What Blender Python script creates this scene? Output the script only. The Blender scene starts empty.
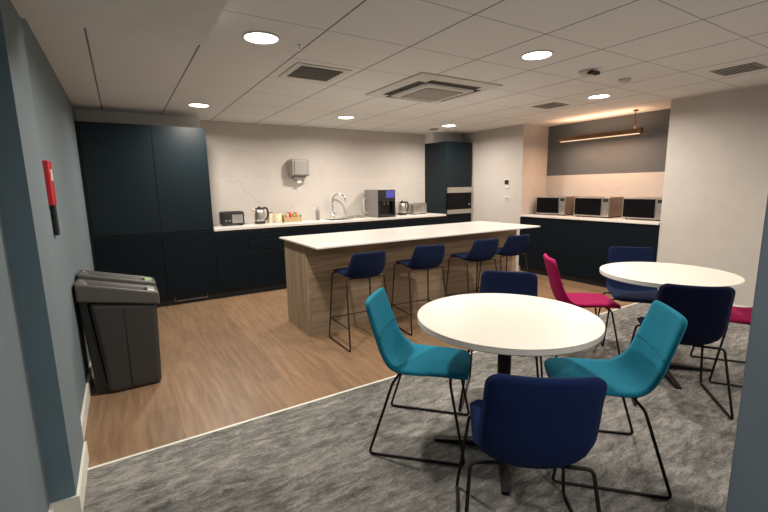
import bpy, bmesh, math, random
from mathutils import Vector, Matrix
random.seed(4)
sc = bpy.context.scene
COL = sc.collection
PI = math.pi

# ------------------------------------------------------------------ materials
def newmat(name):
    m = bpy.data.materials.new(name); m.use_nodes = True
    nt = m.node_tree
    b = nt.nodes['Principled BSDF']
    return m, nt, b
def mat(name, col, rough=.5, metal=0., bump=0., bscale=200., var=0., vscale=6., spec=None, sheen=0., coat=0.):
    m, nt, b = newmat(name)
    b.inputs['Base Color'].default_value = (*col, 1)
    b.inputs['Roughness'].default_value = rough
    b.inputs['Metallic'].default_value = metal
    if spec is not None: b.inputs['Specular IOR Level'].default_value = spec
    if sheen: b.inputs['Sheen Weight'].default_value = sheen
    if coat: b.inputs['Coat Weight'].default_value = coat
    tc = nt.nodes.new('ShaderNodeTexCoord')
    if bump:
        n = nt.nodes.new('ShaderNodeTexNoise'); n.inputs['Scale'].default_value = bscale; n.inputs['Detail'].default_value = 2
        bp = nt.nodes.new('ShaderNodeBump'); bp.inputs['Strength'].default_value = bump; bp.inputs['Distance'].default_value = .002
        nt.links.new(tc.outputs['Object'], n.inputs['Vector']); nt.links.new(n.outputs['Fac'], bp.inputs['Height']); nt.links.new(bp.outputs['Normal'], b.inputs['Normal'])
    n2 = nt.nodes.new('ShaderNodeTexNoise'); n2.inputs['Scale'].default_value = vscale; n2.inputs['Detail'].default_value = 3
    r = nt.nodes.new('ShaderNodeValToRGB'); v = var or .03
    r.color_ramp.elements[0].position = .3; r.color_ramp.elements[1].position = .7
    r.color_ramp.elements[0].color = (*[c*(1-v) for c in col], 1); r.color_ramp.elements[1].color = (*[min(1, c*(1+v)) for c in col], 1)
    nt.links.new(tc.outputs['Object'], n2.inputs['Vector']); nt.links.new(n2.outputs['Fac'], r.inputs['Fac']); nt.links.new(r.outputs['Color'], b.inputs['Base Color'])
    return m
def emit(name, col, s):
    m, nt, b = newmat(name)
    b.inputs['Base Color'].default_value = (*col, 1)
    b.inputs['Emission Color'].default_value = (*col, 1); b.inputs['Emission Strength'].default_value = s
    return m
def wood_mat(name, c0, c1, axis, sc_long=1.2, sc_cross=26., rough=.5, plank=None, seam=.82):
    """grain runs along axis (0,1,2)"""
    m, nt, b = newmat(name); L = nt.links.new
    tc = nt.nodes.new('ShaderNodeTexCoord')
    mp = nt.nodes.new('ShaderNodeMapping'); s = [sc_cross]*3; s[axis] = sc_long; mp.inputs['Scale'].default_value = s
    L(tc.outputs['Object'], mp.inputs['Vector'])
    n = nt.nodes.new('ShaderNodeTexNoise'); n.inputs['Scale'].default_value = 1; n.inputs['Detail'].default_value = 5; n.inputs['Roughness'].default_value = .6; n.inputs['Distortion'].default_value = .6
    L(mp.outputs['Vector'], n.inputs['Vector'])
    r = nt.nodes.new('ShaderNodeValToRGB'); r.color_ramp.elements[0].position = .3; r.color_ramp.elements[1].position = .72
    r.color_ramp.elements[0].color = (*c0, 1); r.color_ramp.elements[1].color = (*c1, 1)
    L(n.outputs['Fac'], r.inputs['Fac']); out = r.outputs['Color']
    if plank:
        pl, pw, rot = plank
        m2 = nt.nodes.new('ShaderNodeMapping'); m2.inputs['Rotation'].default_value = rot
        L(tc.outputs['Object'], m2.inputs['Vector'])
        br = nt.nodes.new('ShaderNodeTexBrick'); br.offset = .37; br.inputs['Scale'].default_value = 1
        br.inputs['Brick Width'].default_value = pl; br.inputs['Row Height'].default_value = pw; br.inputs['Mortar Size'].default_value = .0016; br.inputs['Mortar Smooth'].default_value = .3
        br.inputs['Color1'].default_value = (.88, .88, .88, 1); br.inputs['Color2'].default_value = (1.08, 1.06, 1.04, 1); br.inputs['Mortar'].default_value = (seam, seam, seam, 1)
        L(m2.outputs['Vector'], br.inputs['Vector'])
        mx = nt.nodes.new('ShaderNodeMix'); mx.data_type = 'RGBA'; mx.blend_type = 'MULTIPLY'; mx.inputs['Factor'].default_value = 1
        L(out, mx.inputs[6]); L(br.outputs['Color'], mx.inputs[7]); out = mx.outputs[2]
    L(out, b.inputs['Base Color'])
    b.inputs['Roughness'].default_value = rough
    bp = nt.nodes.new('ShaderNodeBump'); bp.inputs['Strength'].default_value = .15; bp.inputs['Distance'].default_value = .002
    L(n.outputs['Fac'], bp.inputs['Height']); L(bp.outputs['Normal'], b.inputs['Normal'])
    return m
def carpet_mat():
    m, nt, b = newmat('carpet'); L = nt.links.new
    tc = nt.nodes.new('ShaderNodeTexCoord')
    def noise(scale, det, ro, dist=0):
        mp = nt.nodes.new('ShaderNodeMapping'); mp.inputs['Scale'].default_value = scale
        mp.inputs['Rotation'].default_value = (0, 0, .06); L(tc.outputs['Object'], mp.inputs['Vector'])
        n = nt.nodes.new('ShaderNodeTexNoise'); n.inputs['Scale'].default_value = 1; n.inputs['Detail'].default_value = det; n.inputs['Roughness'].default_value = ro; n.inputs['Distortion'].default_value = dist
        L(mp.outputs['Vector'], n.inputs['Vector']); return n.outputs['Fac']
    a = noise((9, 26, 7), 7, .74, .5); c = noise((1.6, 3, 2), 3, .5); d = noise((55, 110, 60), 3, .7)
    def mth(op, x, y):
        k = nt.nodes.new('ShaderNodeMath'); k.operation = op
        for i, q in enumerate((x, y)):
            if isinstance(q, (int, float)): k.inputs[i].default_value = q
            else: L(q, k.inputs[i])
        return k.outputs[0]
    v = mth('ADD', mth('ADD', mth('MULTIPLY', a, .52), mth('MULTIPLY', c, .26)), mth('MULTIPLY', d, .22))
    r = nt.nodes.new('ShaderNodeValToRGB'); e = r.color_ramp.elements
    e[0].position = .385; e[0].color = (.060, .062, .058, 1); e[1].position = .61; e[1].color = (.34, .33, .305, 1)
    k = e.new(.49); k.color = (.162, .159, .150, 1)
    L(v, r.inputs['Fac']); L(r.outputs['Color'], b.inputs['Base Color'])
    b.inputs['Roughness'].default_value = .95; b.inputs['Specular IOR Level'].default_value = .1
    bp = nt.nodes.new('ShaderNodeBump'); bp.inputs['Strength'].default_value = .5; bp.inputs['Distance'].default_value = .004
    L(d, bp.inputs['Height']); L(bp.outputs['Normal'], b.inputs['Normal'])
    return m
def marble_mat(name, base, vein, amt=.6, scale=1.3, rough=.3):
    m, nt, b = newmat(name); L = nt.links.new
    tc = nt.nodes.new('ShaderNodeTexCoord')
    n = nt.nodes.new('ShaderNodeTexNoise'); n.inputs['Scale'].default_value = 2.2; n.inputs['Detail'].default_value = 5
    L(tc.outputs['Object'], n.inputs['Vector'])
    mx = nt.nodes.new('ShaderNodeMix'); mx.data_type = 'RGBA'; mx.blend_type = 'LINEAR_LIGHT'; mx.inputs['Factor'].default_value = .32
    L(tc.outputs['Object'], mx.inputs[6]); L(n.outputs['Color'], mx.inputs[7])
    v = nt.nodes.new('ShaderNodeTexVoronoi'); v.feature = 'DISTANCE_TO_EDGE'; v.inputs['Scale'].default_value = scale
    L(mx.outputs[2], v.inputs['Vector'])
    r = nt.nodes.new('ShaderNodeValToRGB'); r.color_ramp.elements[0].position = 0; r.color_ramp.elements[1].position = .022
    r.color_ramp.elements[0].color = (amt, amt, amt, 1); r.color_ramp.elements[1].color = (0, 0, 0, 1)
    L(v.outputs['Distance'], r.inputs['Fac'])
    n3 = nt.nodes.new('ShaderNodeTexNoise'); n3.inputs['Scale'].default_value = 1.7; L(tc.outputs['Object'], n3.inputs['Vector'])
    r3 = nt.nodes.new('ShaderNodeValToRGB'); r3.color_ramp.elements[0].position = .45; r3.color_ramp.elements[1].position = .6; L(n3.outputs['Fac'], r3.inputs['Fac'])
    mu = nt.nodes.new('ShaderNodeMath'); mu.operation = 'MULTIPLY'; L(r.outputs['Color'], mu.inputs[0]); L(r3.outputs['Color'], mu.inputs[1])
    m2 = nt.nodes.new('ShaderNodeMix'); m2.data_type = 'RGBA'; m2.inputs[6].default_value = (*base, 1); m2.inputs[7].default_value = (*vein, 1)
    L(mu.outputs[0], m2.inputs['Factor']); L(m2.outputs[2], b.inputs['Base Color'])
    b.inputs['Roughness'].default_value = rough
    return m
def ceiling_mat():
    m, nt, b = newmat('ceiling_tiles'); L = nt.links.new
    g = nt.nodes.new('ShaderNodeNewGeometry'); sx = nt.nodes.new('ShaderNodeSeparateXYZ'); L(g.outputs['Position'], sx.inputs[0])
    def mth(op, x, y=0., z=None):
        k = nt.nodes.new('ShaderNodeMath'); k.operation = op
        for i, q in enumerate((x, y) if z is None else (x, y, z)):
            if isinstance(q, (int, float)): k.inputs[i].default_value = q
            else: L(q, k.inputs[i])
        return k.outputs[0]
    def line(co, off, w):   # 1 near grid line
        t = mth('PINGPONG', mth('ADD', co, 600*.6 - off), .3)
        return mth('LESS_THAN', t, w)
    lx = line(sx.outputs[0], -.073, .0055); ly = line(sx.outputs[1], 0., .0045)
    msk = mth('MAXIMUM', mth('GREATER_THAN', sx.outputs[0], 1.127), mth('LESS_THAN', sx.outputs[1], 2.42))
    v = mth('MAXIMUM', lx, mth('MULTIPLY', mth('MULTIPLY', ly, msk), .6))  # line strength by direction paints in the shading of recessed tile edges
    n = nt.nodes.new('ShaderNodeTexNoise'); n.inputs['Scale'].default_value = 90; L(g.outputs['Position'], n.inputs['Vector'])
    r = nt.nodes.new('ShaderNodeValToRGB'); r.color_ramp.elements[0].color = (.66, .66, .65, 1); r.color_ramp.elements[1].color = (.74, .74, .73, 1)
    L(n.outputs['Fac'], r.inputs['Fac'])
    mx = nt.nodes.new('ShaderNodeMix'); mx.data_type = 'RGBA'; L(v, mx.inputs['Factor']); L(r.outputs['Color'], mx.inputs[6]); mx.inputs[7].default_value = (.17, .155, .14, 1)
    L(mx.outputs[2], b.inputs['Base Color']); b.inputs['Roughness'].default_value = .9
    bp = nt.nodes.new('ShaderNodeBump'); bp.inputs['Strength'].default_value = .6; bp.inputs['Distance'].default_value = .004
    inv = mth('SUBTRACT', 1., v); L(inv, bp.inputs['Height']); L(bp.outputs['Normal'], b.inputs['Normal'])
    return m

M = {}
M['wall_blue'] = mat('wall_blue_grey', (.135, .178, .202), .8, bump=.15, bscale=300)
M['wall_white'] = mat('wall_white', (.53, .495, .46), .85, bump=.1, bscale=300)
M['wall_blue_lifted'] = mat('wall_blue_grey_lifted', (.135, .21, .26), .8, bump=.1)  # same wall paint, colour lifted to lighten the shaded pier front
M['wall_pillar'] = mat('wall_slate', (.125, .165, .205), .8, bump=.1)
M['wall_grey'] = mat('wall_mid_grey', (.095, .110, .125), .8, bump=.1)
M['skirt'] = mat('skirting_white', (.72, .72, .66), .45)
M['ceil'] = ceiling_mat()
M['plaster'] = mat('plaster', (.70, .69, .67), .9, bump=.1, bscale=200)
M['carpet'] = carpet_mat()
M['floorwood'] = wood_mat('oak_floor', (.175, .107, .060), (.29, .190, .114), 1, 2.2, 26., .42, plank=(1.22, .18, (0, 0, PI/2)))
M['oak_v'] = wood_mat('oak_vertical', (.20, .145, .09), (.40, .31, .21), 2, 1.0, 22., .55)
M['oak_h'] = wood_mat('oak_horizontal', (.20, .145, .09), (.40, .31, .21), 0, 1.0, 22., .55, plank=(1.4, .62, (PI/2, 0, 0)), seam=.8)
M['navy_cab'] = mat('cabinet_ink_blue', (.003, .0065, .0105), .5, spec=.14, var=.02)
M['navy_tall'] = mat('cabinet_ink_blue_satin', (.003, .010, .0145), .42, spec=.28, var=.02)
M['carcass'] = mat('cabinet_carcass', (.006, .008, .010), .6)
M['marble'] = marble_mat('marble_splashback', (.545, .512, .475), (.33, .31, .29), .3, 1.3)
M['quartz'] = marble_mat('quartz_worktop', (.72, .69, .65), (.6, .58, .54), .5, 1.0, .28)
M['table_white'] = mat('laminate_white', (.70, .68, .61), .4, var=.01)
M['table_edge'] = mat('laminate_edge', (.66, .65, .62), .5)
M['black'] = mat('black_powder_coat', (.006, .006, .007), .55, spec=.25)
M['bronze'] = mat('bronze_frame', (.035, .018, .015), .42, metal=.3)
M['teal'] = mat('teal_wool', (.009, .185, .285), .9, bump=.5, bscale=700, var=.06, vscale=60, spec=.2)
M['navy'] = mat('navy_wool', (.003, .014, .070), .9, bump=.5, bscale=700, var=.08, vscale=60, spec=.2)
M['midnight'] = mat('midnight_wool', (.003, .005, .028), .9, bump=.5, bscale=700, var=.08, vscale=60, spec=.15)
M['stoolnavy'] = mat('stool_navy_wool', (.003, .010, .042), .9, bump=.5, bscale=700, var=.08, vscale=60, spec=.2)
M['pink'] = mat('magenta_wool', (.30, .005, .075), .9, bump=.5, bscale=700, var=.06, vscale=60, spec=.2)
for k_, c_ in (('teal', (.004, .10, .15)), ('navy', (.002, .006, .03)), ('midnight', (.002, .003, .02)), ('stoolnavy', (.002, .005, .03)), ('pink', (.16, .004, .04))):
    M[k_+'_seam'] = mat(k_+'_thread', c_, .9)
M['steel'] = mat('brushed_steel', (.55, .53, .50), .32, metal=1.)
M['steel_d'] = mat('grey_steel', (.30, .29, .28), .45, metal=.6)
M['mw_side'] = mat('microwave_steel_warm_reflection', (.22, .17, .13), .45, metal=.5)  # steel casing with the warm brown reflection painted into its colour
M['chrome'] = mat('chrome', (.75, .75, .75), .12, metal=1.)
M['glass_black'] = mat('black_glass', (.003, .003, .004), .25, spec=.15)
M['plastic_black'] = mat('black_plastic', (.012, .012, .013), .4)
M['plastic_white'] = mat('white_plastic', (.66, .64, .60), .4)
M['plastic_grey'] = mat('dispenser_grey', (.27, .255, .235), .35)
M['bin_body'] = mat('bin_charcoal', (.030, .031, .029), .5, bump=.2, bscale=400)
M['bin_lid'] = mat('bin_lid_grey', (.075, .073, .067), .38, bump=.1, bscale=400)
M['bin_lid2'] = mat('bin_lid_green_tab', (.30, .48, .22), .35)
M['red'] = mat('red_enamel', (.62, .02, .035), .3, coat=.4)
M['vent'] = mat('vent_grey', (.26, .25, .24), .6)
M['vent_w'] = mat('vent_white', (.56, .55, .52), .5)
M['vent_dark'] = mat('vent_dark', (.035, .033, .03), .8)
M['ac_grille'] = mat('ac_grille', (.27, .255, .235), .7)
M['brass'] = mat('brown_brass', (.16, .090, .045), .4, metal=.6)
M['lamp'] = emit('downlight_glow', (1., .93, .82), 9.)
M['lamp_warm'] = emit('led_strip', (1., .72, .46), .45)
M['screen'] = emit('blue_screen', (.05, .05, .28), .2)
M['cream'] = mat('cream_ceramic', (.66, .60, .42), .4)
M['orange'] = mat('orange_carton', (.62, .22, .09), .6)
M['kraft'] = mat('kraft_card', (.42, .30, .15), .7)
M['seal'] = mat('grout_white', (.7, .7, .68), .5)

# ------------------------------------------------------------------ mesh helpers
def obj(name, bm, m, parent=None, smooth=False, bevel=0., seg=2, ang=40):
    me = bpy.data.meshes.new(name)
    bmesh.ops.recalc_face_normals(bm, faces=bm.faces)
    bm.to_mesh(me); bm.free()
    ms = m if isinstance(m, (list, tuple)) else [m]
    for k in ms: me.materials.append(M[k] if isinstance(k, str) else k)
    o = bpy.data.objects.new(name, me); COL.objects.link(o)
    if parent is not None: o.parent = parent
    if smooth:
        me.shade_smooth()
    if bevel:
        b = o.modifiers.new('bevel', 'BEVEL'); b.width = bevel; b.segments = seg; b.limit_method = 'ANGLE'; b.angle_limit = math.radians(30)
        me.shade_smooth()
        wn = o.modifiers.new('wn', 'WEIGHTED_NORMAL'); wn.keep_sharp = True
    return o
def box(bm, x0, x1, y0, y1, z0, z1):
    vs = [bm.verts.new((x, y, z)) for z in (z0, z1) for x, y in ((x0, y0), (x1, y0), (x1, y1), (x0, y1))]
    for f in ((0, 3, 2, 1), (4, 5, 6, 7), (0, 1, 5, 4), (1, 2, 6, 5), (2, 3, 7, 6), (3, 0, 4, 7)):
        bm.faces.new([vs[i] for i in f])
    return vs
def BX(*a):
    bm = bmesh.new()
    if isinstance(a[0], (list, tuple)):
        for q in a: box(bm, *q)
    else: box(bm, *a)
    return bm
def lathe(bm, prof, n=48, cx=0, cy=0):
    rings = []
    for r, z in prof:
        if r < 1e-6: rings.append([bm.verts.new((cx, cy, z))])
        else: rings.append([bm.verts.new((cx+r*math.cos(2*PI*i/n), cy+r*math.sin(2*PI*i/n), z)) for i in range(n)])
    for a, b in zip(rings, rings[1:]):
        for i in range(n):
            j = (i+1) % n
            if len(a) == 1 and len(b) == 1: continue
            if len(a) == 1: bm.faces.new((a[0], b[i], b[j]))
            elif len(b) == 1: bm.faces.new((a[i], a[j], b[0]))
            else: bm.faces.new((a[i], a[j], b[j], b[i]))
    if len(rings[0]) > 1: bm.faces.new(rings[0])
    if len(rings[-1]) > 1: bm.faces.new(rings[-1])
def fillet(pts, r, n=5):
    pts = [Vector(p) for p in pts]; out = [pts[0]]
    for a, b, c in zip(pts, pts[1:], pts[2:]):
        u = (a-b); v = (c-b); k = min(r, u.length*.45, v.length*.45)
        p0 = b+u.normalized()*k; p1 = b+v.normalized()*k
        for i in range(n+1):
            t = i/n; out.append(p0*(1-t)**2 + b*2*t*(1-t) + p1*t*t)
    out.append(pts[-1]); return out
def tube(bm, pts, r, n=10, fr=0.):
    if fr: pts = fillet(pts, fr)
    pts = [Vector(p) for p in pts]
    T = [(pts[min(i+1, len(pts)-1)]-pts[max(i-1, 0)]).normalized() for i in range(len(pts))]
    up = Vector((0, 0, 1)) if abs(T[0].z) < .9 else Vector((1, 0, 0))
    N = (up - T[0]*up.dot(T[0])).normalized(); rings = []
    for p, t in zip(pts, T):
        N = (N - t*N.dot(t)).normalized(); B = t.cross(N)
        rings.append([bm.verts.new(p + N*(r*math.cos(2*PI*i/n)) + B*(r*math.sin(2*PI*i/n))) for i in range(n)])
    for a, b in zip(rings, rings[1:]):
        for i in range(n): bm.faces.new((a[i], a[(i+1) % n], b[(i+1) % n], b[i]))
    bm.faces.new(rings[0][::-1]); bm.faces.new(rings[-1])
def thing(name, label, cat, loc=(0, 0, 0), rz=0., group=None):
    o = bpy.data.objects.new(name, None); COL.objects.link(o); o.empty_display_size = .1
    o.location = loc; o.rotation_euler = (0, 0, rz); o['label'] = label; o['category'] = cat
    if group: o['group'] = group
    return o
def tag(o, label, cat, group=None):
    o['label'] = label; o['category'] = cat
    if group: o['group'] = group
    return o
def struct(name, bm, m, **k):
    o = obj(name, bm, m, **k); o['kind'] = 'structure'; return o

H = 2.31
XL = -.33; XR = 5.4; YB = 6.15; XREC = 6.0; YF = -2.6
FL = 2.44     # wood / carpet line
# ------------------------------------------------------------------ setting
struct('floor', BX(XL-.1, XREC+.1, FL, YB+.1, -.08, 0), 'floorwood')
struct('floor_carpet', BX(-.55, XREC+.1, YF-.1, FL, -.08, 0), 'carpet')
struct('trim_1', BX(XL, XR, FL-.009, FL+.009, 0, .003), 'skirt')
struct('ceiling', BX(-.55, XR+.02, YF-.1, YB+.1, H, H+.08), 'ceil')
struct('ceiling_recess', BX(XR+.02, XREC+.1, YF-.1, YB+.1, H, H+.08), 'plaster')
struct('wall_left', BX(XL-.1, XL, 2.55, YB+.1, 0, H), 'wall_blue')
struct('wall_left_near', BX(-.55, -.384, YF-.1, 2.09, 0, H), 'wall_blue')
o = struct('wall_left_pier', BX(-.55, -.294, 2.09, 2.55, 0, H), ['wall_blue', 'wall_blue_lifted'])
for f in o.data.polygons:
    if f.normal.y < -.9: f.material_index = 1
struct('ceiling_soffit', BX((-.384, .46, .7, 2.09, 2.165, H), (-.294, .46, 2.09, 2.545, 2.165, H)), 'plaster')
struct('wall_back', BX(XL-.1, XREC+.1, YB, YB+.1, 0, H), 'wall_white')
struct('wall_service', BX(XR, XR+.14, 4.505, YB, 0, H), 'wall_white')
struct('wall_recess_side', BX(XR+.14, XREC+.1, 4.505, 4.63, 0, H), 'wall_white')
struct('wall_recess_back', BX(XREC, XREC+.1, 2.3, 4.505, 0, H), 'wall_grey')
struct('wall_right', BX(XR, XREC+.1, YF-.1, 2.45, 0, H), 'wall_white')
struct('wall_front', BX(-.55, XREC+.1, YF-.1, YF, 0, H), 'wall_white')
struct('wall_pillar', BX(1.6, 2.1, -.25, .447, 0, H), ['wall_pillar'], bevel=.006)
struct('trim_ceiling_bulkhead', BX(XL, .955, 5.92, YB, 2.145, H), 'plaster')
struct('trim_oven_bulkhead', BX(4.74, XR, 5.92, YB, 2.145, H), 'plaster')
struct('baseboard_left', BX(XL, XL+.015, 2.55, 5.6, 0, .1), 'skirt', bevel=.003)
struct('baseboard_pier', BX((-.294, -.282, 2.078, 2.55, 0, .1), (-.384, -.294, 2.078, 2.09, 0, .1)), 'skirt')
struct('baseboard_left_near', BX(-.384, -.372, YF, 2.078, 0, .1), 'skirt')
struct('baseboard_right', BX(XR-.015, XR, YF, 2.45, 0, .1), 'skirt')
# marble splashbacks
tag(obj('marble_splashback', BX(.965, 4.735, YB-.0125, YB-.001, .912, 1.54), 'marble'), 'long pale marble splashback behind the sink worktop', 'splashback')
tag(obj('marble_splashback', BX(XREC-.013, XREC-.001, 2.452, 4.504, .919, 1.525), 'marble'), 'warm lit marble splashback behind the three microwaves', 'splashback')
tag(obj('marble_splashback', BX(XR+.002, XREC-.0135, 4.492, 4.504, .919, 1.525), 'marble'), 'short marble side panel left of the leftmost microwave', 'splashback')

# ------------------------------------------------------------------ kitchen run
YC = 5.56   # cabinet front plane
def tall_cabinet(x0, x1, label, grille=False):
    t = thing('tall_cabinet', label, 'cabinet', (x0, YC, 0), 0, 'tall ink blue cabinets')
    w = x1-x0
    obj('carcass', BX((0, w, .02, .575, .10, 2.135),), 'carcass', t)
    obj('plinth', BX(0, w, .06, .08, 0, .10), 'carcass', t)
    d = obj('upper_door', BX(.002, w-.002, 0, .02, .905, 2.13), 'navy_tall', t, bevel=.0015)
    d2 = obj('lower_door', BX(.002, w-.002, 0, .02, .102, .888), 'navy_cab', t, bevel=.0015)
    if grille:
        bm = bmesh.new(); gx0, gx1 = .44-x0, .82-x0
        tube(bm, [(gx0, .053, .10), (gx0, .035, .045), (gx1, .035, .045), (gx1, .053, .10)], .005, 8)
        obj('grille_bar', bm, 'steel', t)
    return t
tall_cabinet(-.30, .37, 'tall ink blue double height cabinet in the corner behind the bin')
tall_cabinet(.37, .955, 'tall ink blue cabinet with steel bar at plinth, beside the splashback', True)
struct('trim_2', BX(XL, -.302, 5.58, 6.13, 0, 2.135), 'carcass')
def base_cabinet(x0, x1, kind, label):
    t = thing('base_cabinet', label, 'cabinet', (x0, YC, 0), 0, 'base cabinets under the long back worktop')
    w = x1-x0
    obj('carcass', BX(0, w, .02, .575, .10, .875), 'carcass', t)
    obj('plinth', BX(0, w, .06, .08, 0, .10), 'carcass', t)
    if kind == 'drawers':
        for a, b in ((.742, .835), (.595, .722), (.102, .575)):
            obj('drawer', BX(.002, w-.002, 0, .02, a, b), 'navy_cab', t, bevel=.0015)
    elif kind == 'door':
        obj('door', BX(.002, w-.002, 0, .02, .102, .835), 'navy_cab', t, bevel=.0015)
    else:
        m_ = w/2
        obj('door', BX(.002, m_-.0015, 0, .02, .102, .835), 'navy_cab', t, bevel=.0015)
        obj('door', BX(m_+.0015, w-.002, 0, .02, .102, .835), 'navy_cab', t, bevel=.0015)
base_cabinet(.955, 1.37, 'door', 'single door base cabinet below the black toaster')
base_cabinet(1.37, 2.17, 'drawers', 'three drawer base cabinet below the kettle, partly behind the island')
base_cabinet(2.17, 3.07, 'doors', 'base cabinet under the sink, behind the island')
base_cabinet(3.07, 3.94, 'doors', 'base cabinet below the drinks machine, behind the island')
base_cabinet(3.94, 4.74, 'doors', 'base cabinet next to the oven housing')
bm = BX((.958, 2.64, 5.545, YB-.014, .88, .91), (3.04, 4.737, 5.545, YB-.014, .88, .91), (2.64, 3.04, 5.545, 5.70, .88, .91), (2.64, 3.04, 6.04, YB-.014, .88, .91))
tag(obj('worktop', bm, 'quartz'), 'long white worktop running along the back wall', 'worktop')
# sink
t = thing('kitchen_sink', 'small steel undermount sink set in the back worktop', 'sink', (2.84, 5.87, .91))
obj('basin', BX((-.2, .2, -.17, .17, -.17, -.16), (-.2, -.193, -.17, .17, -.16, -.002), (.193, .2, -.17, .17, -.16, -.002), (-.193, .193, -.17, -.163, -.16, -.002), (-.193, .193, .163, .17, -.16, -.002)), 'steel', t)
bm = bmesh.new(); lathe(bm, [(.035, -.1595), (.035, -.156), (.0, -.156)], 24); obj('drain', bm, 'chrome', t)
# tap
t = thing('kitchen_tap', 'tall chrome swan neck tap behind the sink', 'tap', (2.85, 6.085, .91))
bm = bmesh.new(); lathe(bm, [(.027, 0), (.027, .012), (.02, .02), (.02, .10), (.014, .11)], 24); obj('base', bm, 'chrome', t, smooth=True)
bm = bmesh.new(); arc = [(0, 0, .10), (0, 0, .30)] + [(.085-.085*math.cos(a), -.05*(1-math.cos(a)), .30+.085*math.sin(a)) for a in [PI*i/10 for i in range(1, 11)]] + [(.17, -.10, .26)]
tube(bm, arc, .011, 12); obj('spout', bm, 'chrome', t, smooth=True)
bm = bmesh.new(); tube(bm, [(.02, -.01, .08), (.075, -.03, .10)], .006, 8); obj('lever', bm, 'chrome', t, smooth=True)
# draining tray with cloth
t = thing('draining_tray', 'low pale draining tray beside the tap', 'tray', (3.13, 5.93, .91))
obj('tray', BX((-.06, .15, -.13, .13, .0, .006), (-.06, -.052, -.13, .13, .006, .028), (.142, .15, -.13, .13, .006, .028), (-.052, .142, -.13, -.122, .006, .028), (-.052, .142, .122, .13, .006, .028)), 'steel', t)
# soap
t = thing('soap_dispenser', 'slim dark steel soap bottle left of the tap', 'soap dispenser', (2.54, 5.98, .91))
bm = bmesh.new(); lathe(bm, [(.030, 0), (.030, .14), (.024, .155), (.010, .16)], 20); obj('bottle', bm, 'steel_d', t, smooth=True)
bm = bmesh.new(); tube(bm, [(0, 0, .158), (0, 0, .195), (.0, -.05, .192)], .006, 8); obj('pump', bm, 'chrome', t, smooth=True)
# black toaster
def toaster(x, y, w, m, label, slots=2):
    t = thing('toaster', label, 'toaster', (x, y, .91))
    obj('body', BX(-w/2, w/2, -.09, .09, .012, .19), m, t, bevel=.022, seg=4)
    for s in (-1, 1):
        obj('slot', BX(-w*.4, w*.4, s*.035-.014, s*.035+.014, .189, .1915), 'vent_dark', t)
    for s in (-1, 1): obj('foot', BX(s*w*.38-.015, s*w*.38+.015, -.07, .07, 0, .014), 'plastic_black', t)
    obj('lever', BX(w/2, w/2+.018, -.02, .02, .12, .14), 'plastic_black', t, bevel=.003)
    for s in (-.3, -.16): 
        bm = bmesh.new(); lathe(bm, [(.014, 0), (.012, .012), (0, .012)], 16); k = obj('dial', bm, 'steel', t); k.rotation_euler = (PI/2, 0, 0); k.location = (w*s, -.09, .07)
    obj('front_panel', BX(-w*.05, w*.42, -.0925, -.0895, .035, .15), 'steel_d', t, bevel=.002)
    return t
toaster(1.26, 5.93, .30, 'plastic_black', 'black four slice toaster at the left end of the back worktop')
toaster(4.41, 5.93, .30, 'steel', 'silver toaster beside the oven housing')
def kettle(x, y, label, body, rz=0):
    t = thing('kettle', label, 'kettle', (x, y, .91), rz)
    bm = bmesh.new(); lathe(bm, [(.072, 0), (.075, .02), (.075, .03)], 32); obj('base', bm, 'plastic_black', t, smooth=True)
    bm = bmesh.new(); lathe(bm, [(.070, .03), (.074, .06), (.066, .16), (.056, .205)], 32); obj('body', bm, body, t, smooth=True)
    bm = bmesh.new(); lathe(bm, [(.056, .205), (.05, .222), (.012, .232), (.012, .245), (0, .247)], 32); obj('lid', bm, 'plastic_black', t, smooth=True)
    bm = bmesh.new(); tube(bm, [(.045, 0, .215), (.10, 0, .225), (.125, 0, .16), (.105, 0, .07), (.072, 0, .05)], .014, 10, .04); obj('handle', bm, 'plastic_black', t, smooth=True)
    bm = bmesh.new(); tube(bm, [(-.045, 0, .16), (-.085, 0, .205)], .017, 10); obj('spout', bm, body, t, smooth=True)
kettle(1.64, 5.93, 'silver kettle with black handle between black toaster and cream pots', 'steel')
kettle(4.10, 5.95, 'silver kettle with black handle right of the drinks machine', 'steel')
def pot(x, y, r, h, m, label, lidm, name='storage_jar', cat='jar', group=None):
    t = thing(name, label, cat, (x, y, .91), 0, group)
    bm = bmesh.new(); lathe(bm, [(r*.92, 0), (r, .01), (r, h*.9), (r*.95, h*.93)], 24); obj('body', bm, m, t, smooth=True)
    bm = bmesh.new(); lathe(bm, [(r*.97, h*.93), (r*.97, h), (0, h)], 24); obj('lid', bm, lidm, t)
pot(1.80, 5.97, .042, .15, 'cream', 'cream lidded pot nearest the kettle', 'plastic_black')
pot(1.905, 5.93, .052, .13, 'cream', 'wide cream pot beside the orange carton', 'cream')
t = thing('tea_box', 'kraft box of orange and green packets right of the cream pots', 'box', (2.11, 5.94, .91))
obj('box', BX((-.13, .13, -.07, .07, 0, .005), (-.13, -.125, -.07, .07, .005, .10), (.125, .13, -.07, .07, .005, .10), (-.125, .125, -.07, -.065, .005, .07), (-.125, .125, .065, .07, .005, .10)), 'kraft', t)
for i in range(7):
    obj('packet', BX(-.115+i*.033, -.092+i*.033, -.05, .05, .006, .10+.02*(i % 3)), ['orange', 'cream', 'red', 'orange', 'bin_lid2', 'orange', 'cream'][i], t)
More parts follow.
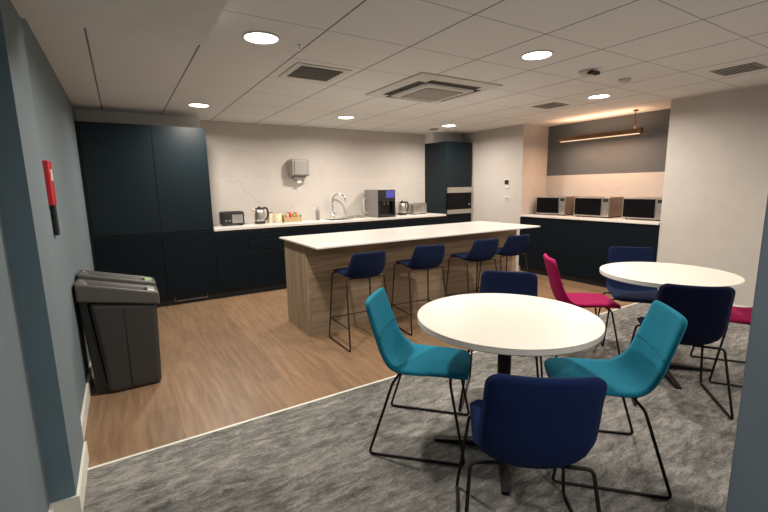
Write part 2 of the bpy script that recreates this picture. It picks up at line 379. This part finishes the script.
# drinks machine
t = thing('drinks_machine', 'grey steel drinks machine with blue screen on the back worktop', 'drinks machine', (3.43, 5.66, .91))
obj('body', BX((0, .33, .10, .42, 0, .44), (0, .33, .001, .10, .26, .44), (0, .03, .001, .10, .0, .26)), 'steel_d', t, bevel=.004)
obj('front_panel', BX(.003, .327, -.008, 0, .262, .437), 'plastic_black', t, bevel=.003)
obj('screen', BX(.15, .31, -.012, -.0085, .31, .425), 'screen', t)
obj('niche_panel', BX(.032, .327, .088, .099, .04, .258), 'plastic_black', t)
obj('corner_post', BX(0, .030, -.004, 0, 0, .258), 'plastic_black', t)
obj('side_cheek', BX(.31, .33, -.004, .087, .036, .258), 'plastic_black', t)
obj('drip_tray', BX(.032, .328, -.012, .087, .0, .035), 'plastic_black', t, bevel=.003)
for x in (.14, .21):
    bm = bmesh.new(); tube(bm, [(x, .03, .259), (x, .03, .20)], .010, 10); obj('nozzle', bm, 'steel_d', t)
bm = bmesh.new(); tube(bm, [(0, .30, .06), (-.06, .32, .08), (-.075, .33, .25), (-.05, .34, .30), (0, .34, .30)], .006, 8, .03)
obj('hose', bm, 'plastic_white', t, smooth=True)
# paper towel dispenser
t = thing('paper_towel_dispenser', 'pale grey wall mounted paper towel dispenser above the worktop', 'towel dispenser', (2.295, YB, 1.54))
obj('body', BX(-.14, .14, -.20, -.001, .03, .28), 'plastic_grey', t, bevel=.03, seg=4)
obj('cover', BX(-.10, .10, -.212, -.201, .05, .26), 'plastic_grey', t, bevel=.006)
obj('paper_outlet', BX(-.09, .09, -.16, -.05, .0, .029), 'steel_d', t)
bm = bmesh.new(); box(bm, -.035, .03, -.12, -.116, -.07, .0); obj('paper_sheet', bm, 'plastic_white', t)
# oven housing
t = thing('oven_housing', 'tall ink blue housing cabinet holding the built in microwave', 'cabinet', (4.74, YC, 0))
obj('side_panel', BX(0, .018, 0, .585, 0, 2.135), 'navy_tall', t)
obj('carcass', BX((.018, .60, .02, .585, 1.37, 2.135), (.018, .60, .02, .585, .10, .905), (.585, .60, .02, .585, .905, 1.37), (.018, .585, .56, .585, .905, 1.37)), 'carcass', t)
obj('upper_door', BX(.019, .60, 0, .02, 1.375, 2.13), 'navy_tall', t, bevel=.0015)
obj('lower_door', BX(.019, .60, 0, .02, .102, .90), 'navy_cab', t, bevel=.0015)
struct('trim_3', BX(5.342, XR-.001, 5.58, 5.60, 0, 2.145), 'wall_white')
t = thing('built_in_microwave', 'steel and black glass microwave built into tall housing', 'microwave', (4.76, YC, .905))
obj('body', BX(.004, .555, .005, .5, .004, .462), 'plastic_black', t)
obj('top_panel', BX(0, .56, -.018, .004, .365, .46), 'steel', t, bevel=.002)
obj('bottom_panel', BX(0, .56, -.018, .004, 0, .075), 'steel', t, bevel=.002)
obj('door', BX(0, .44, -.018, .004, .078, .362), 'glass_black', t, bevel=.002)
obj('control_panel', BX(.443, .56, -.018, .004, .078, .362), 'glass_black', t, bevel=.002)
bm = bmesh.new(); lathe(bm, [(.018, 0), (.016, .015), (0, .015)], 20); k = obj('dial', bm, 'steel', t); k.rotation_euler = (PI/2, 0, 0); k.location = (.50, -.018, .16)
# thermostat and switch on service wall
t = thing('thermostat', 'small black and white thermostat on wall beside oven housing', 'thermostat', (XR, 4.80, 1.40))
obj('plate', BX(-.010, -.0005, -.045, .045, -.06, .08), 'plastic_white', t, bevel=.004)
obj('display', BX(-.026, -.0105, -.035, .035, .0, .07), 'plastic_black', t, bevel=.004)
t = thing('light_switch', 'white double switch plate below the thermostat', 'switch', (XR, 4.80, 1.17))
obj('plate', BX(-.008, -.0005, -.06, .06, -.04, .04), 'plastic_white', t, bevel=.003)
for s in (-1, 1): obj('rocker', BX(-.0115, -.0085, s*.022-.012, s*.022+.012, -.018, .018), 'vent', t)

# ------------------------------------------------------------------ microwave recess
ys = [2.455, 3.137, 3.819, 4.50]
lb = ['ink blue base cabinet under the microwaves, nearest the white wall', 'middle ink blue base cabinet under the three microwaves', 'ink blue base cabinet under the microwave closest to the thermostat wall']
for i in range(3):
    t = thing('base_cabinet', lb[i], 'cabinet', (5.385, ys[i], 0), 0, 'base cabinets in the microwave recess')
    w = ys[i+1]-ys[i]
    obj('carcass', BX(.02, .60, 0, w, .10, .892), 'carcass', t)
    obj('plinth', BX(.06, .08, 0, w, 0, .10), 'carcass', t)
    obj('door', BX(0, .02, .0006, w/2-.0006, .102, .885), 'navy_cab', t, bevel=.0015)
    obj('door', BX(0, .02, w/2+.0006, w-.0006, .102, .885), 'navy_cab', t, bevel=.0015)
tag(obj('worktop', BX(5.365, XREC-.014, 2.453, 4.491, .893, .918), 'quartz', bevel=.002), 'white worktop in the recess carrying three microwaves', 'worktop')
def microwave(y0, y1, label, xf=5.62):
    w = y1-y0
    t = thing('microwave_oven', label, 'microwave', (xf, y0, .918), 0, 'worktop microwaves')
    obj('body', BX(.012, .38, 0, w, .016, .282), 'mw_side', t, bevel=.004)
    # front faces -X ; viewer's left is +Y
    obj('door_frame', BX(-.010, .011, w*.20, w, .016, .282), 'steel', t, bevel=.003)
    obj('door_glass', BX(-.013, -.0105, w*.215, w*.975, .032, .266), 'glass_black', t, bevel=.002)
    obj('control_panel', BX(-.010, .011, 0, w*.195, .016, .282), 'steel', t, bevel=.003)
    obj('display', BX(-.0125, -.0105, w*.03, w*.165, .22, .26), 'plastic_black', t)
    bm = bmesh.new(); lathe(bm, [(.017, 0), (.015, .014), (0, .014)], 20); k = obj('dial', bm, 'steel_d', t); k.rotation_euler = (0, -PI/2, 0); k.location = (-.0105, w*.1, .10)
    bm = bmesh.new()
    for a in (.03, .33):
        for b in (.04, w-.04): lathe(bm, [(.012, 0), (.012, .0155)], 12, a, b)
    obj('foot', bm, 'plastic_black', t)
    return t
microwave(3.865, 4.385, 'steel microwave at the left end of the recess worktop')
microwave(3.20, 3.72, 'steel microwave in the middle of the recess worktop')
microwave(2.51, 3.02, 'steel microwave at the right end, beside the white wall')
# pendant
t = thing('linear_pendant_lamp', 'slim bronze linear pendant lamp hanging over the microwaves', 'pendant lamp', (5.68, 0, 0))
obj('housing', BX(-.025, .025, 2.90, 4.06, 2.015, 2.075), 'brass', t, bevel=.004)
obj('diffuser', BX(-.020, .020, 2.92, 4.04, 2.006, 2.0145), 'lamp_warm', t)
for y in (2.885, 4.06): obj('end_cap', BX(-.028, .028, y, y+.015, 2.01, 2.08), 'brass', t)
bm = bmesh.new(); tube(bm, [(0, 2.98, 2.075), (0, 2.98, 2.295)], .006, 8); obj('suspension_rod', bm, 'brass', t)
bm = bmesh.new(); lathe(bm, [(.03, 2.31), (.03, 2.293), (0, 2.293)], 20, 0, 2.98); obj('ceiling_rose', bm, 'brass', t)

# ------------------------------------------------------------------ island
t = thing('kitchen_island', 'long oak island with plain panels under a white top', 'kitchen island', (1.39, 3.6, 0))
obj('end_panel', BX(0, .035, 0, .58, 0, .8835), 'oak_v', t, bevel=.001)
obj('end_panel', BX(2.835, 2.87, 0, .58, 0, .8835), 'oak_v', t, bevel=.001)
obj('back_panel', BX(.035, 2.835, .004, .026, 0, .8835), 'oak_h', t)
obj('carcass', BX(.036, 2.834, .027, .56, .0, .8835), 'navy_cab', t)
tag(obj('island_worktop', BX(1.355, 4.255, 3.25, 4.23, .884, .90), 'quartz', bevel=.002), 'thin white worktop overhanging the oak island', 'worktop')

# ------------------------------------------------------------------ chairs
def shell(bm, prof, caps=(True, True), n_w=14):
    """prof: list of (y, z, halfwidth, thickness, curve)  -> closed upholstered slab"""
    P = [Vector((0, p[0], p[1])) for p in prof]; rings = []
    for i, (p, q) in enumerate(zip(P, prof)):
        t = (P[min(i+1, len(P)-1)]-P[max(i-1, 0)]).normalized()
        n = Vector((0, t.z, -t.y))         # up for the seat, forward for the back
        hw, th, cv = q[2], q[3], q[4]
        ring = []
        K = 6
        for side in (1, -1):
            for j in range(n_w+1):
                s = -1+2*j/n_w; s *= side
                x = s*hw
                e = max(0, 1-abs(s)**8)**.5
                off = cv*(abs(s)**2.4)
                ring.append(bm.verts.new(p + Vector((x, 0, 0)) + n*(off + side*th/2*e)))
        # remove dup at ends (e=0): merge later
        rings.append(ring)
    m = len(rings[0])
    for a, b in zip(rings, rings[1:]):
        for j in range(m): bm.faces.new((a[j], a[(j+1) % m], b[(j+1) % m], b[j]))
    if caps[0]: bm.faces.new(rings[0])
    if caps[1]: bm.faces.new(rings[-1][::-1])
    bmesh.ops.remove_doubles(bm, verts=bm.verts, dist=1e-5)
def curve_pts(ctrl, n):
    """catmull-rom over control tuples"""
    out = []; c = [ctrl[0]]+list(ctrl)+[ctrl[-1]]
    for i in range(1, len(c)-2):
        p0, p1, p2, p3 = c[i-1:i+3]
        for k in range(n):
            t = k/n
            out.append(tuple(.5*((2*b)+(-a+c_)*t+(2*a-5*b+4*c_-d)*t*t+(-a+3*b-3*c_+d)*t**3) for a, b, c_, d in zip(p0, p1, p2, p3)))
    out.append(tuple(ctrl[-1])); return out
def rounded_ends(pr, r, end, depth=None):
    """shrink half width near the end so that the corners are rounded, and thin the edge"""
    q = [list(p) for p in pr]; idx = list(range(len(q)))
    if end: idx = idx[::-1]
    acc = 0; prev = None
    for i in idx:
        p = Vector((q[i][0], q[i][1]))
        if prev is not None: acc += (p-prev).length
        prev = p
        if acc < r:
            k = r-acc; q[i][2] -= r-math.sqrt(max(0, r*r-k*k))
        if acc < .014:
            k = .014-acc; q[i][3] *= max(.12, math.sqrt(max(0, 1-(k/.014)**2)))
    return [tuple(p) for p in q]
def resample(pr, extra):
    return pr
def dense(ctrl, ends=(True, True), r0=.05, r1=.05):
    pr = curve_pts(ctrl, 7)
    # extra stations close to free ends
    def lerp(a, b, t): return tuple(x+(y-x)*t for x, y in zip(a, b))
    def dens(lst):
        a, b = lst[0], lst[1]
        out = []
        tot = 0; i = 0; res = [lst[0]]
        # march with fine steps for first r
        target = [.0015, .004, .008, .014, .022, .032, .045, .06]
        acc = 0; ti = 0
        for a, b in zip(lst, lst[1:]):
            L = math.hypot(b[0]-a[0], b[1]-a[1])
            while ti < len(target) and acc+L >= target[ti]:
                res.append(lerp(a, b, (target[ti]-acc)/L)); ti += 1
            acc += L
            if ti >= len(target) or acc > target[-1]: res.append(b)
        return res
    if ends[0]: pr = dens(pr)
    if ends[1]: pr = dens(pr[::-1])[::-1]
    if ends[0]: pr = rounded_ends(pr, r0, False)
    if ends[1]: pr = rounded_ends(pr, r1, True)
    return pr
def refine(lst, rnd, r):
    def lerp(a, b, t): return tuple(x+(y-x)*t for x, y in zip(a, b))
    target = [.0012, .0035, .007, .012, .018, .026, .036, .048]
    res = [lst[0]]; acc = 0; ti = 0
    for a, b in zip(lst, lst[1:]):
        L = math.hypot(b[0]-a[0], b[1]-a[1])
        while ti < len(target) and acc+L >= target[ti]:
            res.append(lerp(a, b, (target[ti]-acc)/L)); ti += 1
        acc += L
        if acc > target[-1]+.004: res.append(b)
    return rounded_ends(res, r, False)
def chair(px, py, d, m, label, group=None, fm='black'):
    sm = m+'_seam'
    rz = math.atan2(-d[0], d[1])
    t = thing('dining_chair', label, 'chair', (px, py, 0), rz, group)
    # seat shell: front lip -> bend -> seam on the back
    seat = [(.255, .424, .178, .032, 0), (.21, .440, .190, .036, .004), (.09, .440, .198, .036, .012), (-.03, .426, .202, .037, .028), (-.112, .415, .203, .038, .054), (-.172, .445, .202, .038, .060), (-.207, .52, .198, .036, .040), (-.232, .61, .194, .035, .030)]
    back = [(-.232, .61, .194, .035, .030), (-.252, .68, .189, .034, .026), (-.270, .75, .187, .034, .022), (-.284, .808, .182, .033, .018)]
    full = curve_pts(seat + back[1:], 7); cut = 7*(len(seat)-1)
    ps = refine(full[:cut+1], True, .045); pb = refine(full[cut:][::-1], True, .04)[::-1]
    bm = bmesh.new(); shell(bm, ps, (True, False)); st = obj('seat', bm, m, t, smooth=True)
    bm = bmesh.new(); shell(bm, pb, (False, True)); bk = obj('backrest', bm, m, t, smooth=True)
    bm = bmesh.new(); tube(bm, [(x*.186, -.232+.0176+.0265*abs(x)**2.4, .6155+.009*abs(x)**2.4) for x in [-1+i/8 for i in range(17)]], .0022, 6)
    obj('seam', bm, sm, bk, smooth=True)
    r = .0072
    for s in (-1, 1):
        bm = bmesh.new()
        tube(bm, [(s*.06, .16, .412), (s*.195, .170, .410), (s*.24, .248, r), (s*.25, -.248, r), (s*.215, -.125, .395), (s*.06, -.11, .395)], r, 10, .024)
        obj('sled_leg', bm, fm, t, smooth=True)
    bm = bmesh.new(); tube(bm, [(.06, .168, .412), (.06, -.118, .395)], r, 8); tube(bm, [(-.06, .168, .412), (-.06, -.118, .395)], r, 8)
    obj('seat_frame', bm, fm, t)
    return t
T1 = (1.605, 1.409); T2 = (3.35, 1.445)
g1 = 'chairs around the nearest round table'; g2 = 'chairs around the second round table'
chair(1.333, 1.748, (.690, -.724), 'teal', 'teal sled chair on the left of the nearest table', g1)
chair(1.946, 1.083, (-.701, .713), 'teal', 'teal sled chair on the right of the nearest table', g1)
chair(1.235, .975, (.63, .778), 'navy', 'royal blue sled chair closest to the camera, its back turned', g1)
chair(1.995, 1.758, (-.79, -.61), 'stoolnavy', 'navy sled chair behind the nearest table, facing the camera', g1)
chair(3.145, 1.972, (.76, -.65), 'pink', 'magenta sled chair seen from the side, left of the second table', g2)
chair(3.74, 1.86, (-.80, -.60), 'stoolnavy', 'navy sled chair tucked behind the second table, facing the camera', g2)
chair(2.965, 1.185, (.79, .61), 'midnight', 'very dark navy sled chair with its back turned, before the second table', g2)
chair(3.71, 1.055, (-.576, .82), 'pink', 'magenta sled chair half hidden by the slate pillar', g2)

def round_table(c, r, label):
    t = thing('round_table', label, 'table', (c[0], c[1], 0), 0, 'round white tables')
    bm = bmesh.new(); lathe(bm, [(r-.003, .736), (r, .738), (r, .7385), (r-.001, .74), (0, .74)], 96); obj('table_top', bm, 'table_white', t)
    bm = bmesh.new(); lathe(bm, [(0, .708), (r-.006, .708), (r-.001, .713), (r-.001, .7358), (0, .7358)], 96); obj('edge_band', bm, 'table_edge', t)
    bm = bmesh.new(); lathe(bm, [(.034, .03), (.034, .695)], 32); obj('pedestal', bm, 'black', t, smooth=False)
    bm = bmesh.new(); lathe(bm, [(.15, .7075), (.15, .697), (.04, .695), (0, .695)], 32); obj('top_plate', bm, 'black', t)
    for k in range(4):
        a = PI/4+k*PI/2+.0
        bm = bmesh.new(); vs = []
        for s, w, z0, z1 in ((.02, .026, .012, .055), (.36, .017, .0, .016)):
            pass
        ca, sa = math.cos(a), math.sin(a)
        def P(s, w, z): return bm.verts.new((s*ca-w*sa, s*sa+w*ca, z))
        sec = [(.01, .026, .006, .050), (.20, .022, .003, .030), (.36, .018, 0, .015)]
        rings = [[P(s, -w, z0), P(s, w, z0), P(s, w, z1), P(s, -w, z1)] for s, w, z0, z1 in sec]
        for A, B in zip(rings, rings[1:]):
            for i in range(4): bm.faces.new((A[i], A[(i+1) % 4], B[(i+1) % 4], B[i]))
        bm.faces.new(rings[0]); bm.faces.new(rings[-1])
        obj('foot', bm, 'black', t, bevel=.003)
    return t
round_table(T1, .450, 'round white pedestal table nearest the camera, in front of the island')
round_table(T2, .438, 'round white pedestal table farther right, beside the white wall')

# ------------------------------------------------------------------ bar stools
def stool(px, py, rz, label):
    t = thing('bar_stool', label, 'bar stool', (px, py, 0), rz, 'navy bar stools along the island')
    seat = [(.210, .640, .180, .022, 0), (.175, .648, .190, .026, 0), (.06, .645, .192, .030, .008), (-.05, .628, .192, .030, .024), (-.112, .622, .191, .030, .044), (-.158, .652, .188, .030, .048), (-.183, .715, .183, .030, .034)]
    back = [(-.183, .715, .183, .030, .034), (-.200, .785, .172, .028, .018), (-.216, .853, .158, .025, .014)]
    full = curve_pts(seat + back[1:], 7); cut = 7*(len(seat)-1)
    bm = bmesh.new(); shell(bm, refine(full[:cut+1], True, .035), (True, False)); obj('seat', bm, 'stoolnavy', t, smooth=True)
    bm = bmesh.new(); shell(bm, refine(full[cut:][::-1], True, .028)[::-1], (False, True)); obj('backrest', bm, 'stoolnavy', t, smooth=True)
    r = .0074
    for s in (-1, 1):
        bm = bmesh.new()
        tube(bm, [(s*.05, .165, .628), (s*.190, .18, .628), (s*.225, .225, r), (s*.21, -.215, r), (s*.184, -.12, .622), (s*.05, -.12, .618)], r, 10, .018)
        obj('sled_leg', bm, 'bronze', t, smooth=True)
    z = .20; 
    bm = bmesh.new(); tube(bm, [(-.204, -.185, z), (-.215, .205, z), (.215, .205, z), (.204, -.185, z)], r*.9, 10, .012)
    obj('footrest', bm, 'bronze', t, smooth=True)
    bm = bmesh.new()
    for s in (-1, 1): tube(bm, [(s*.05, .165, .628), (s*.05, -.125, .618)], r, 8)
    obj('seat_frame', bm, 'bronze', t)
stool(1.755, 3.235, -.05, 'navy bar stool nearest the left end of the island')
stool(2.435, 3.235, -.14, 'navy bar stool second from the left end of the island')
stool(3.14, 3.215, -.10, 'navy bar stool third from the left end of the island')
stool(3.665, 3.25, -.10, 'navy bar stool at the right end of the island')

# ------------------------------------------------------------------ twin bin against the left wall
t = thing('recycling_bin', 'charcoal twin lid recycling bin against the blue grey wall', 'bin', (-.33, 3.30, 0))
def frus(bm, b, tp, z0, z1, zr=None):
    (x0, x1, y0, y1), (X0, X1, Y0, Y1) = b, tp
    z1l, z1r = (z1, z1) if zr is None else (z1, zr)
    vs = [bm.verts.new(p) for p in ((x0, y0, z0), (x1, y0, z0), (x1, y1, z0), (x0, y1, z0), (X0, Y0, z1l), (X1, Y0, z1r), (X1, Y1, z1r), (X0, Y1, z1l))]
    for f in ((0, 3, 2, 1), (4, 5, 6, 7), (0, 1, 5, 4), (1, 2, 6, 5), (2, 3, 7, 6), (3, 0, 4, 7)): bm.faces.new([vs[i] for i in f])
bm = bmesh.new(); frus(bm, (.13, .455, .015, .46), (.075, .475, .01, .47), .0, .67, .605); obj('body', bm, 'bin_body', t, bevel=.035, seg=4)
bm = bmesh.new(); box(bm, .268, .274, .0095, .012, .03, .60)
k = obj('side_seam', bm, 'carcass', t)
for i, (y0, y1) in enumerate(((.0, .215), (.262, .48))):
    bm = bmesh.new()
    zl0, zr0, zl1, zr1 = [q+.022*i for q in (.685, .595, .810, .688)]
    X0, X1 = .015, .495
    vs = [bm.verts.new(p) for p in ((X0, y0, zl0), (X1, y0, zr0), (X1, y1, zr0), (X0, y1, zl0), (X0, y0, zl1), (X1, y0, zr1), (X1, y1, zr1), (X0, y1, zl1))]
    for f in ((0, 3, 2, 1), (0, 1, 5, 4), (1, 2, 6, 5), (2, 3, 7, 6), (3, 0, 4, 7)): bm.faces.new([vs[j] for j in f])
    # recessed top
    def tp(x, y, dz): return bm.verts.new((x, y, zl1+(zr1-zl1)*(x-X0)/(X1-X0)+dz))
    a = [tp(X0+.03, y0+.03, 0), tp(X1-.06, y0+.03, 0), tp(X1-.06, y1-.03, 0), tp(X0+.03, y1-.03, 0)]
    b = [tp(X0+.05, y0+.05, -.045), tp(X1-.09, y0+.05, -.045), tp(X1-.09, y1-.05, -.045), tp(X0+.05, y1-.05, -.045)]
    T = vs[4:]
    for j in range(4):
        bm.faces.new((T[j], T[(j+1) % 4], a[(j+1) % 4], a[j])); bm.faces.new((a[j], a[(j+1) % 4], b[(j+1) % 4], b[j]))
    bm.faces.new(b)
    lid = obj('lid', bm, 'bin_lid', t, bevel=.018, seg=4)
    bm = bmesh.new(); yc = (y0+y1)/2
    box(bm, .415, .465, yc-.06, yc+.06, .7005, .708)
    k = obj('lid_tab', bm, 'bin_lid2' if i else 'steel', lid, bevel=.003); k.rotation_euler = (0, .255, 0); k.location = (-.155, 0, .126+.022*i)
for y in (.07, .40):
    bm = bmesh.new(); tube(bm, [(.095, y-.02, .045), (.095, y+.02, .045)], .045, 20); obj('wheel', bm, 'plastic_black', t)
bm = bmesh.new(); frus(bm, (.055, .125, .05, .43), (.022, .07, .03, .45), .05, .68); obj('back_frame', bm, 'plastic_black', t, bevel=.01)
# ------------------------------------------------------------------ red box on the wall
t = thing('fire_blanket_box', 'small red wall box with black pull strap on blue grey wall', 'fire blanket', (XL, 2.84, 1.32))
obj('box', BX(.0005, .03, -.02, .085, .01, .245), 'red', t, bevel=.006)
obj('label_panel', BX(.0302, .0315, .005, .06, .14, .20), 'plastic_white', t)
obj('pull_strap', BX(.006, .022, .045, .115, -.155, .0095), 'plastic_black', t, bevel=.002)

# ------------------------------------------------------------------ ceiling things
def downlight(x, y, label, vis=True, p=1.):
    t = thing('downlight', label, 'ceiling light', (x, y, H), 0, 'round recessed downlights')
    bm = bmesh.new(); lathe(bm, [(.110, -.0005), (.110, -.006), (.102, -.010), (.098, -.004), (.098, -.0005)], 40); obj('trim_ring', bm, 'vent_w', t, smooth=True)
    bm = bmesh.new(); lathe(bm, [(0, -.0045), (.097, -.0045), (.097, -.001), (0, -.001)], 40); obj('diffuser', bm, 'lamp', t)
    l = bpy.data.lights.new('downlight_lamp', 'AREA'); l.shape = 'DISK'; l.size = .16; l.energy = PW*p; l.color = (1., .905, .80); l.spread = math.radians(165)
    o = bpy.data.objects.new('downlight_lamp', l); COL.objects.link(o); o.parent = t; o.location = (0, 0, -.012)
PW = 18.
downlight(.827, 2.70, 'round glowing downlight beside the lowered soffit')
downlight(.827, 5.08, 'round glowing downlight in front of the tall cabinets')
downlight(2.627, 5.10, 'round glowing downlight near the back wall above the tap')
downlight(4.40, 5.10, 'round glowing downlight in front of the oven housing')
downlight(2.627, 2.10, 'large round glowing downlight above the second table chairs')
downlight(4.43, 2.72, 'round glowing downlight before the microwave recess')
for x, y, w in ((.827, -.6, 1.3), (2.627, -.9, 1.3), (4.43, -.3, 1.0)):  # unseen downlights added for more light from the camera side
    downlight(x, y, 'added unseen downlight behind the camera')
# square diffuser vent
t = thing('ceiling_vent', 'square white louvred ceiling vent beside the left downlight row', 'vent', (1.427, 3.30, H), 0)
f = []; s = .225
obj('frame', BX((-s, s, -s, -s+.05, -.008, -.0005), (-s, s, s-.05, s, -.008, -.0005), (-s, -s+.05, -s+.05, s-.05, -.008, -.0005), (s-.05, s, -s+.05, s-.05, -.008, -.0005)), 'vent_w', t)
obj('backing', BX(-s+.05, s-.05, -s+.05, s-.05, -.002, -.0005), 'vent', t)
bm = bmesh.new()
for k in range(6):
    y = -s+.070+k*.058
    vs = [bm.verts.new(p) for p in ((-s+.05, y+.010, -.0025), (s-.05, y+.010, -.0025), (s-.05, y-.012, -.020), (-s+.05, y-.012, -.020), (-s+.05, y+.014, -.0022), (s-.05, y+.014, -.0022), (s-.05, y-.008, -.020), (-s+.05, y-.008, -.020))]
    for q in ((0, 1, 2, 3), (7, 6, 5, 4), (0, 4, 5, 1), (1, 5, 6, 2), (2, 6, 7, 3), (3, 7, 4, 0)): bm.faces.new([vs[i] for i in q])
obj('louvre', bm, 'vent_w', t)
# cassette air conditioner
t = thing('ceiling_cassette_air_conditioner', 'large square ceiling cassette air conditioner over the island stools', 'air conditioner', (2.64, 3.32, H))
R_ = .47
bm = bmesh.new()
def sq(r, z, c=.0): return [bm.verts.new(p) for p in ((-r, -r, z), (r, -r, z), (r, r, z), (-r, r, z))]
rs = [sq(R_, -.0005), sq(R_, -.012), sq(R_-.03, -.020), sq(.385, -.024)]
for a, b in zip(rs, rs[1:]):
    for i in range(4): bm.faces.new((a[i], a[(i+1) % 4], b[(i+1) % 4], b[i]))
bm.faces.new(rs[-1])
obj('panel', bm, 'vent_w', t, bevel=.006)
for k in range(4):
    bm = bmesh.new(); box(bm, -.29, .29, -.372, -.290, -.0262, -.0245)
    k1 = obj('air_slot', bm, 'vent_dark', t); k1.rotation_euler = (0, 0, k*PI/2)
    bm = bmesh.new(); box(bm, -.27, .27, -.300, -.283, -.040, -.0265)
    k1 = obj('vane', bm, 'vent_w', t, bevel=.006); k1.rotation_euler = (0, 0, k*PI/2)
obj('centre_panel', BX(-.275, .275, -.275, .275, -.046, -.0245), 'vent_w', t, bevel=.012)
obj('intake_grille', BX(-.215, .215, -.215, .215, -.052, -.0465), 'ac_grille', t, bevel=.002)
# flush grilles
def grille(x, y, label):
    t = thing('ceiling_grille', label, 'vent', (x, y, H), 0, 'flush grey ceiling grilles')
    obj('frame', BX((-.15, .15, -.15, -.135, -.006, -.0005), (-.15, .15, .135, .15, -.006, -.0005), (-.15, -.135, -.135, .135, -.006, -.0005), (.135, .15, -.135, .135, -.006, -.0005)), 'vent', t)
    obj('backing', BX(-.135, .135, -.135, .135, -.002, -.0005), 'vent_dark', t)
    bm = bmesh.new()
    for k in range(9): box(bm, -.135, .135, -.128+k*.03, -.112+k*.03, -.006, -.0025)
    obj('louvre', bm, 'vent', t)
grille(4.46, 1.53, 'grey ceiling grille above the white wall at far right')
grille(4.42, 3.31, 'grey ceiling grille near the microwave recess')
# sensors
t = thing('ceiling_sensor', 'white ceiling sensor with dark window right of the big downlight', 'sensor', (3.37, 2.18, H))
bm = bmesh.new(); lathe(bm, [(.075, -.0005), (.075, -.012), (.06, -.03), (.03, -.045), (0, -.047)], 32); obj('housing', bm, 'vent_w', t, smooth=True)
obj('window', BX(-.055, .055, -.075, -.03, -.038, -.012), 'vent_dark', t, bevel=.004)
t = thing('smoke_detector', 'small white smoke detector beside the ceiling sensor', 'smoke detector', (3.93, 2.18, H))
bm = bmesh.new(); lathe(bm, [(.05, -.0005), (.05, -.012), (.042, -.03), (.02, -.036), (0, -.036)], 32); obj('housing', bm, 'vent_w', t, smooth=True)
bm = bmesh.new(); lathe(bm, [(.044, -.0125), (.047, -.016), (.040, -.022)], 32); obj('sensing_ring', bm, 'vent', t, smooth=True)
t = thing('sprinkler_head', 'tiny chrome ceiling fitting between downlight and square vent', 'sprinkler', (1.08, 2.72, H))
bm = bmesh.new(); lathe(bm, [(.018, -.0005), (.018, -.004), (.007, -.006), (.007, -.022), (.014, -.024), (0, -.026)], 20); obj('head', bm, 'chrome', t)
t = thing('air_valve', 'small round grey air valve by the oven housing', 'vent', (4.44, 5.52, H))
bm = bmesh.new(); lathe(bm, [(.075, -.0005), (.075, -.008), (.055, -.012), (.05, -.004)], 32); obj('ring', bm, 'vent', t, smooth=True)
bm = bmesh.new(); lathe(bm, [(.042, -.003), (.045, -.016), (0, -.018)], 32); obj('disc', bm, 'vent', t, smooth=True)

# ------------------------------------------------------------------ pendant's own light
for rot, e, z in ((0, 8., 2.000), (PI, 3.0, 2.082)):
    l = bpy.data.lights.new('pendant_led', 'AREA'); l.shape = 'RECTANGLE'; l.size = .035; l.size_y = 1.12; l.energy = e; l.color = (1., .58, .35)
    o = bpy.data.objects.new('pendant_led', l); COL.objects.link(o); o.location = (5.68, 3.47, z); o.rotation_euler = (rot, 0, 0)

w = bpy.data.worlds.new('world'); sc.world = w; w.use_nodes = True
w.node_tree.nodes['Background'].inputs[0].default_value = (.5, .55, .6, 1); w.node_tree.nodes['Background'].inputs[1].default_value = .05

# ------------------------------------------------------------------ camera
yaw, pit, rol, f = math.radians(31.945), math.radians(9.482), math.radians(-.992), 416.5
F = Vector((math.sin(yaw)*math.cos(pit), math.cos(yaw)*math.cos(pit), -math.sin(pit)))
Rr = Vector((math.cos(yaw), -math.sin(yaw), 0)); U = Rr.cross(F)
R2 = Rr*math.cos(rol)+U*math.sin(rol); U2 = -Rr*math.sin(rol)+U*math.cos(rol)
cd = bpy.data.cameras.new('camera'); cam = bpy.data.objects.new('camera', cd); COL.objects.link(cam)
cd.sensor_width = 36; cd.lens = f*36/768; cd.clip_start = .02
mw = Matrix((R2, U2, -F)).transposed().to_4x4(); mw.translation = Vector((0, 0, 1.4)); cam.matrix_world = mw
sc.camera = cam
vs_ = sc.view_settings; vs_.view_transform = 'Standard'; vs_.look = 'None'; vs_.gamma = 1; vs_.exposure = 0.88; vs_.use_curve_mapping = False
try: sc.cycles.max_bounces = 8; sc.cycles.diffuse_bounces = 5
except Exception: pass
